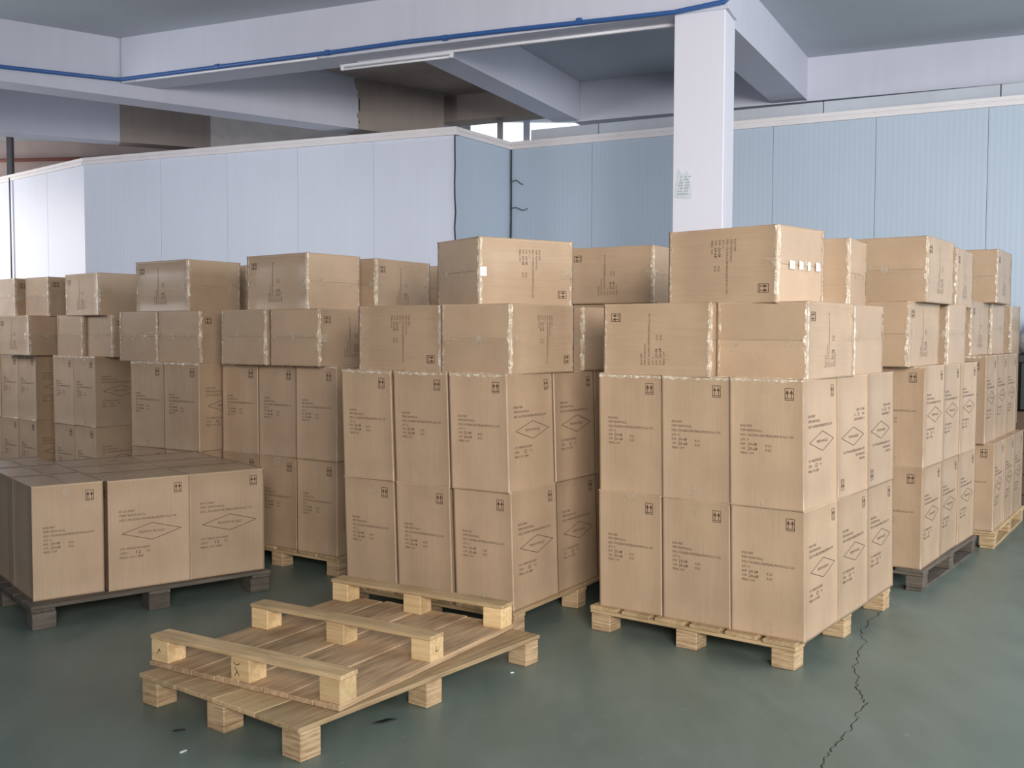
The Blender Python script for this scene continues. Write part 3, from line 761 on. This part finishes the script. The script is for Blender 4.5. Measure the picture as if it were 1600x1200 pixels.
# back rows, right
R2 = Stack(2.46, 6.10, -.634, size=(.365, .445, .61), desc='stack behind the nearest one')
pal(R2, 1.16, 1.40, (.03, -.03), GREY3, 'grey pallet under the stack behind the nearest one at right', ndeck=6, gap=.03, skid=True)
R2.block(FULL)
R2.size = (.385, .445, .61)
lying(R2, 3, [(2.345, 6.056, R_(-38), 'b', 'carton at the near corner, third tier, stack behind the nearest one', 0), (2.809, 6.615, R_(-37.6), 'a', 'taped carton at the rear right, third tier, stack behind the nearest one', 1)])
lying(R2, 4, [(2.464, 6.10, R_(-36.5), 'b', 'topmost front carton, stack behind the nearest one', 2), (3.0, 6.93, R_(-33), 'b', 'topmost rear carton, stack behind the nearest one', 3)])
R3 = Stack(3.43, 7.33, -.596, size=(.365, .445, .63), off=((.04, .0), (-.02, -.05)), desc='rightmost stack')
pal(R3, 1.16, 1.40, (.06, .0), TAN3, 'tan pallet under the rightmost stack', ndeck=6, gap=.03, skid=True)
R3.block(FULL)
R3.size = (.40, .445, .63)
lying(R3, 3, [(3.383, 7.546, R_(-35), 'b', 'carton at the near corner, third tier, rightmost stack', 1), (3.780, 8.092, R_(-38), 'a', 'taped carton at the rear right, third tier, rightmost stack', 4)])
lying(R3, 4, [(3.70, 7.83, R_(-34), 'b', 'lone topmost carton, rightmost stack', 2)])

# second row behind the gaps
HID = 'cartons hidden in the second row'
M = Stack(.90, 6.44, -.57, p=PH + .05, desc='')
for l in (0, 1):
    for c in (0, 1): M.upright(l, c, 0, 'up', '%s %s upright carton of the second row load between central and nearest stacks' % (('lower', 'upper')[l], ('right', 'left')[c]), group=HID)
carton(M.at(0, .02), M.z(3), M.yaw, 'a', 'third tier carton just visible between the central and nearest stacks', seed=1)
carton(M.at(-.02, .0), M.z(4), R_(-31.5), 'a', 'topmost carton rising behind the gap between central and nearest stacks', seed=2)
pal(M, 1.13, 1.0, (.02, -.02), TAN3, 'pallet hidden in the gap between central and nearest stacks', ndeck=6, gap=.03)
Q = Stack(-.51, 7.69, -.61, desc='')
for l in (0, 1):
    for c in (0, 1): Q.upright(l, c, 0, 'up', '%s %s upright carton of the second row load far behind the central stack' % (('lower', 'upper')[l], ('right', 'left')[c]), group=HID)
carton(Q.at(0, .02), Q.z(3), Q.yaw, 'a', 'third tier carton hidden behind the central stack', seed=1, group=HID)
carton(Q.at(.02, .0), Q.z(4), R_(-38), 'b', 'topmost carton with tape, far behind left of the central stack', seed=3)
pal(Q, 1.08, .9, (.02, .01), TAN3, 'pallet hidden behind the central stack', ndeck=6, gap=.03)
R4 = Stack(4.28, 8.80, -.60, size=(.365, .445, .63), desc='')
for l in (0, 1):
    for c in (0, 1): R4.upright(l, c, 0, 'up', '%s %s upright carton of the load behind the rightmost stack' % (('lower', 'upper')[l], ('right', 'left')[c]), group='cartons behind the rightmost stack')
R4.size = (.40, .445, .63)
carton(R4.at(0, .02), R4.z(3), R4.yaw, 'a', 'carton on its side behind the rightmost stack, at the right frame edge', R4.size, seed=1)
pal(R4, 1.10, .55, (.02, -.02), TAN3, 'pallet hidden behind the rightmost stack', ndeck=6, gap=.03)

# things at the far right edge
bx, by, byw = 4.91, 9.14, R_(-27)
cr_ = ob('wooden_crate', None, None, (bx, by, 0), (0, 0, byw), label='dark brown wooden crate at the right frame edge below the black case', cat='crate')
for k in range(4): ob('plank', box_me('plank', BROWN, -.35, .35, -.005, .02, .09 + k * .19, .09 + k * .19 + .182, .004), cr_)
ob('crate_body', box_me('crate_body', BROWN, -.35, .35, .02, .40, .08, .85, .004), cr_)
for x in (-.3, .3): ob('foot', box_me('foot', BROWN, x - .05, x + .05, .02, .38, 0, .08), cr_)
kc = ob('black_case', box_me('black_case', BLACKP, -.34, .34, .0, .40, 0, .50, .02), None, (bx, by, .851), (0, 0, byw), label='black plastic case standing on the brown crate, right edge', cat='case')
ob('lid', box_me('lid', BLACKP, -.35, .35, -.01, .41, .44, .52, .01), kc)
bm = bmesh.new(); bmesh.ops.create_uvsphere(bm, u_segments=24, v_segments=16, radius=1)
rr = random.Random(2)
for v in bm.verts:
    x, y, z = v.co; f = 1 + .07 * math.sin(5 * x + 3 * z) + .05 * math.sin(7 * y + 4 * z + 1)
    v.co = (x * .30 * f, y * .22 * f, max(-.13, z * .22 * f + .02 * math.sin(9 * x)))
ob('grey_sack', mesh_from(bm, 'grey_sack', SACK, True), None, (bx + .02, by + .16, .851 + .525 + .125), label='crumpled light grey sack lying on the black case, right edge', cat='sack')
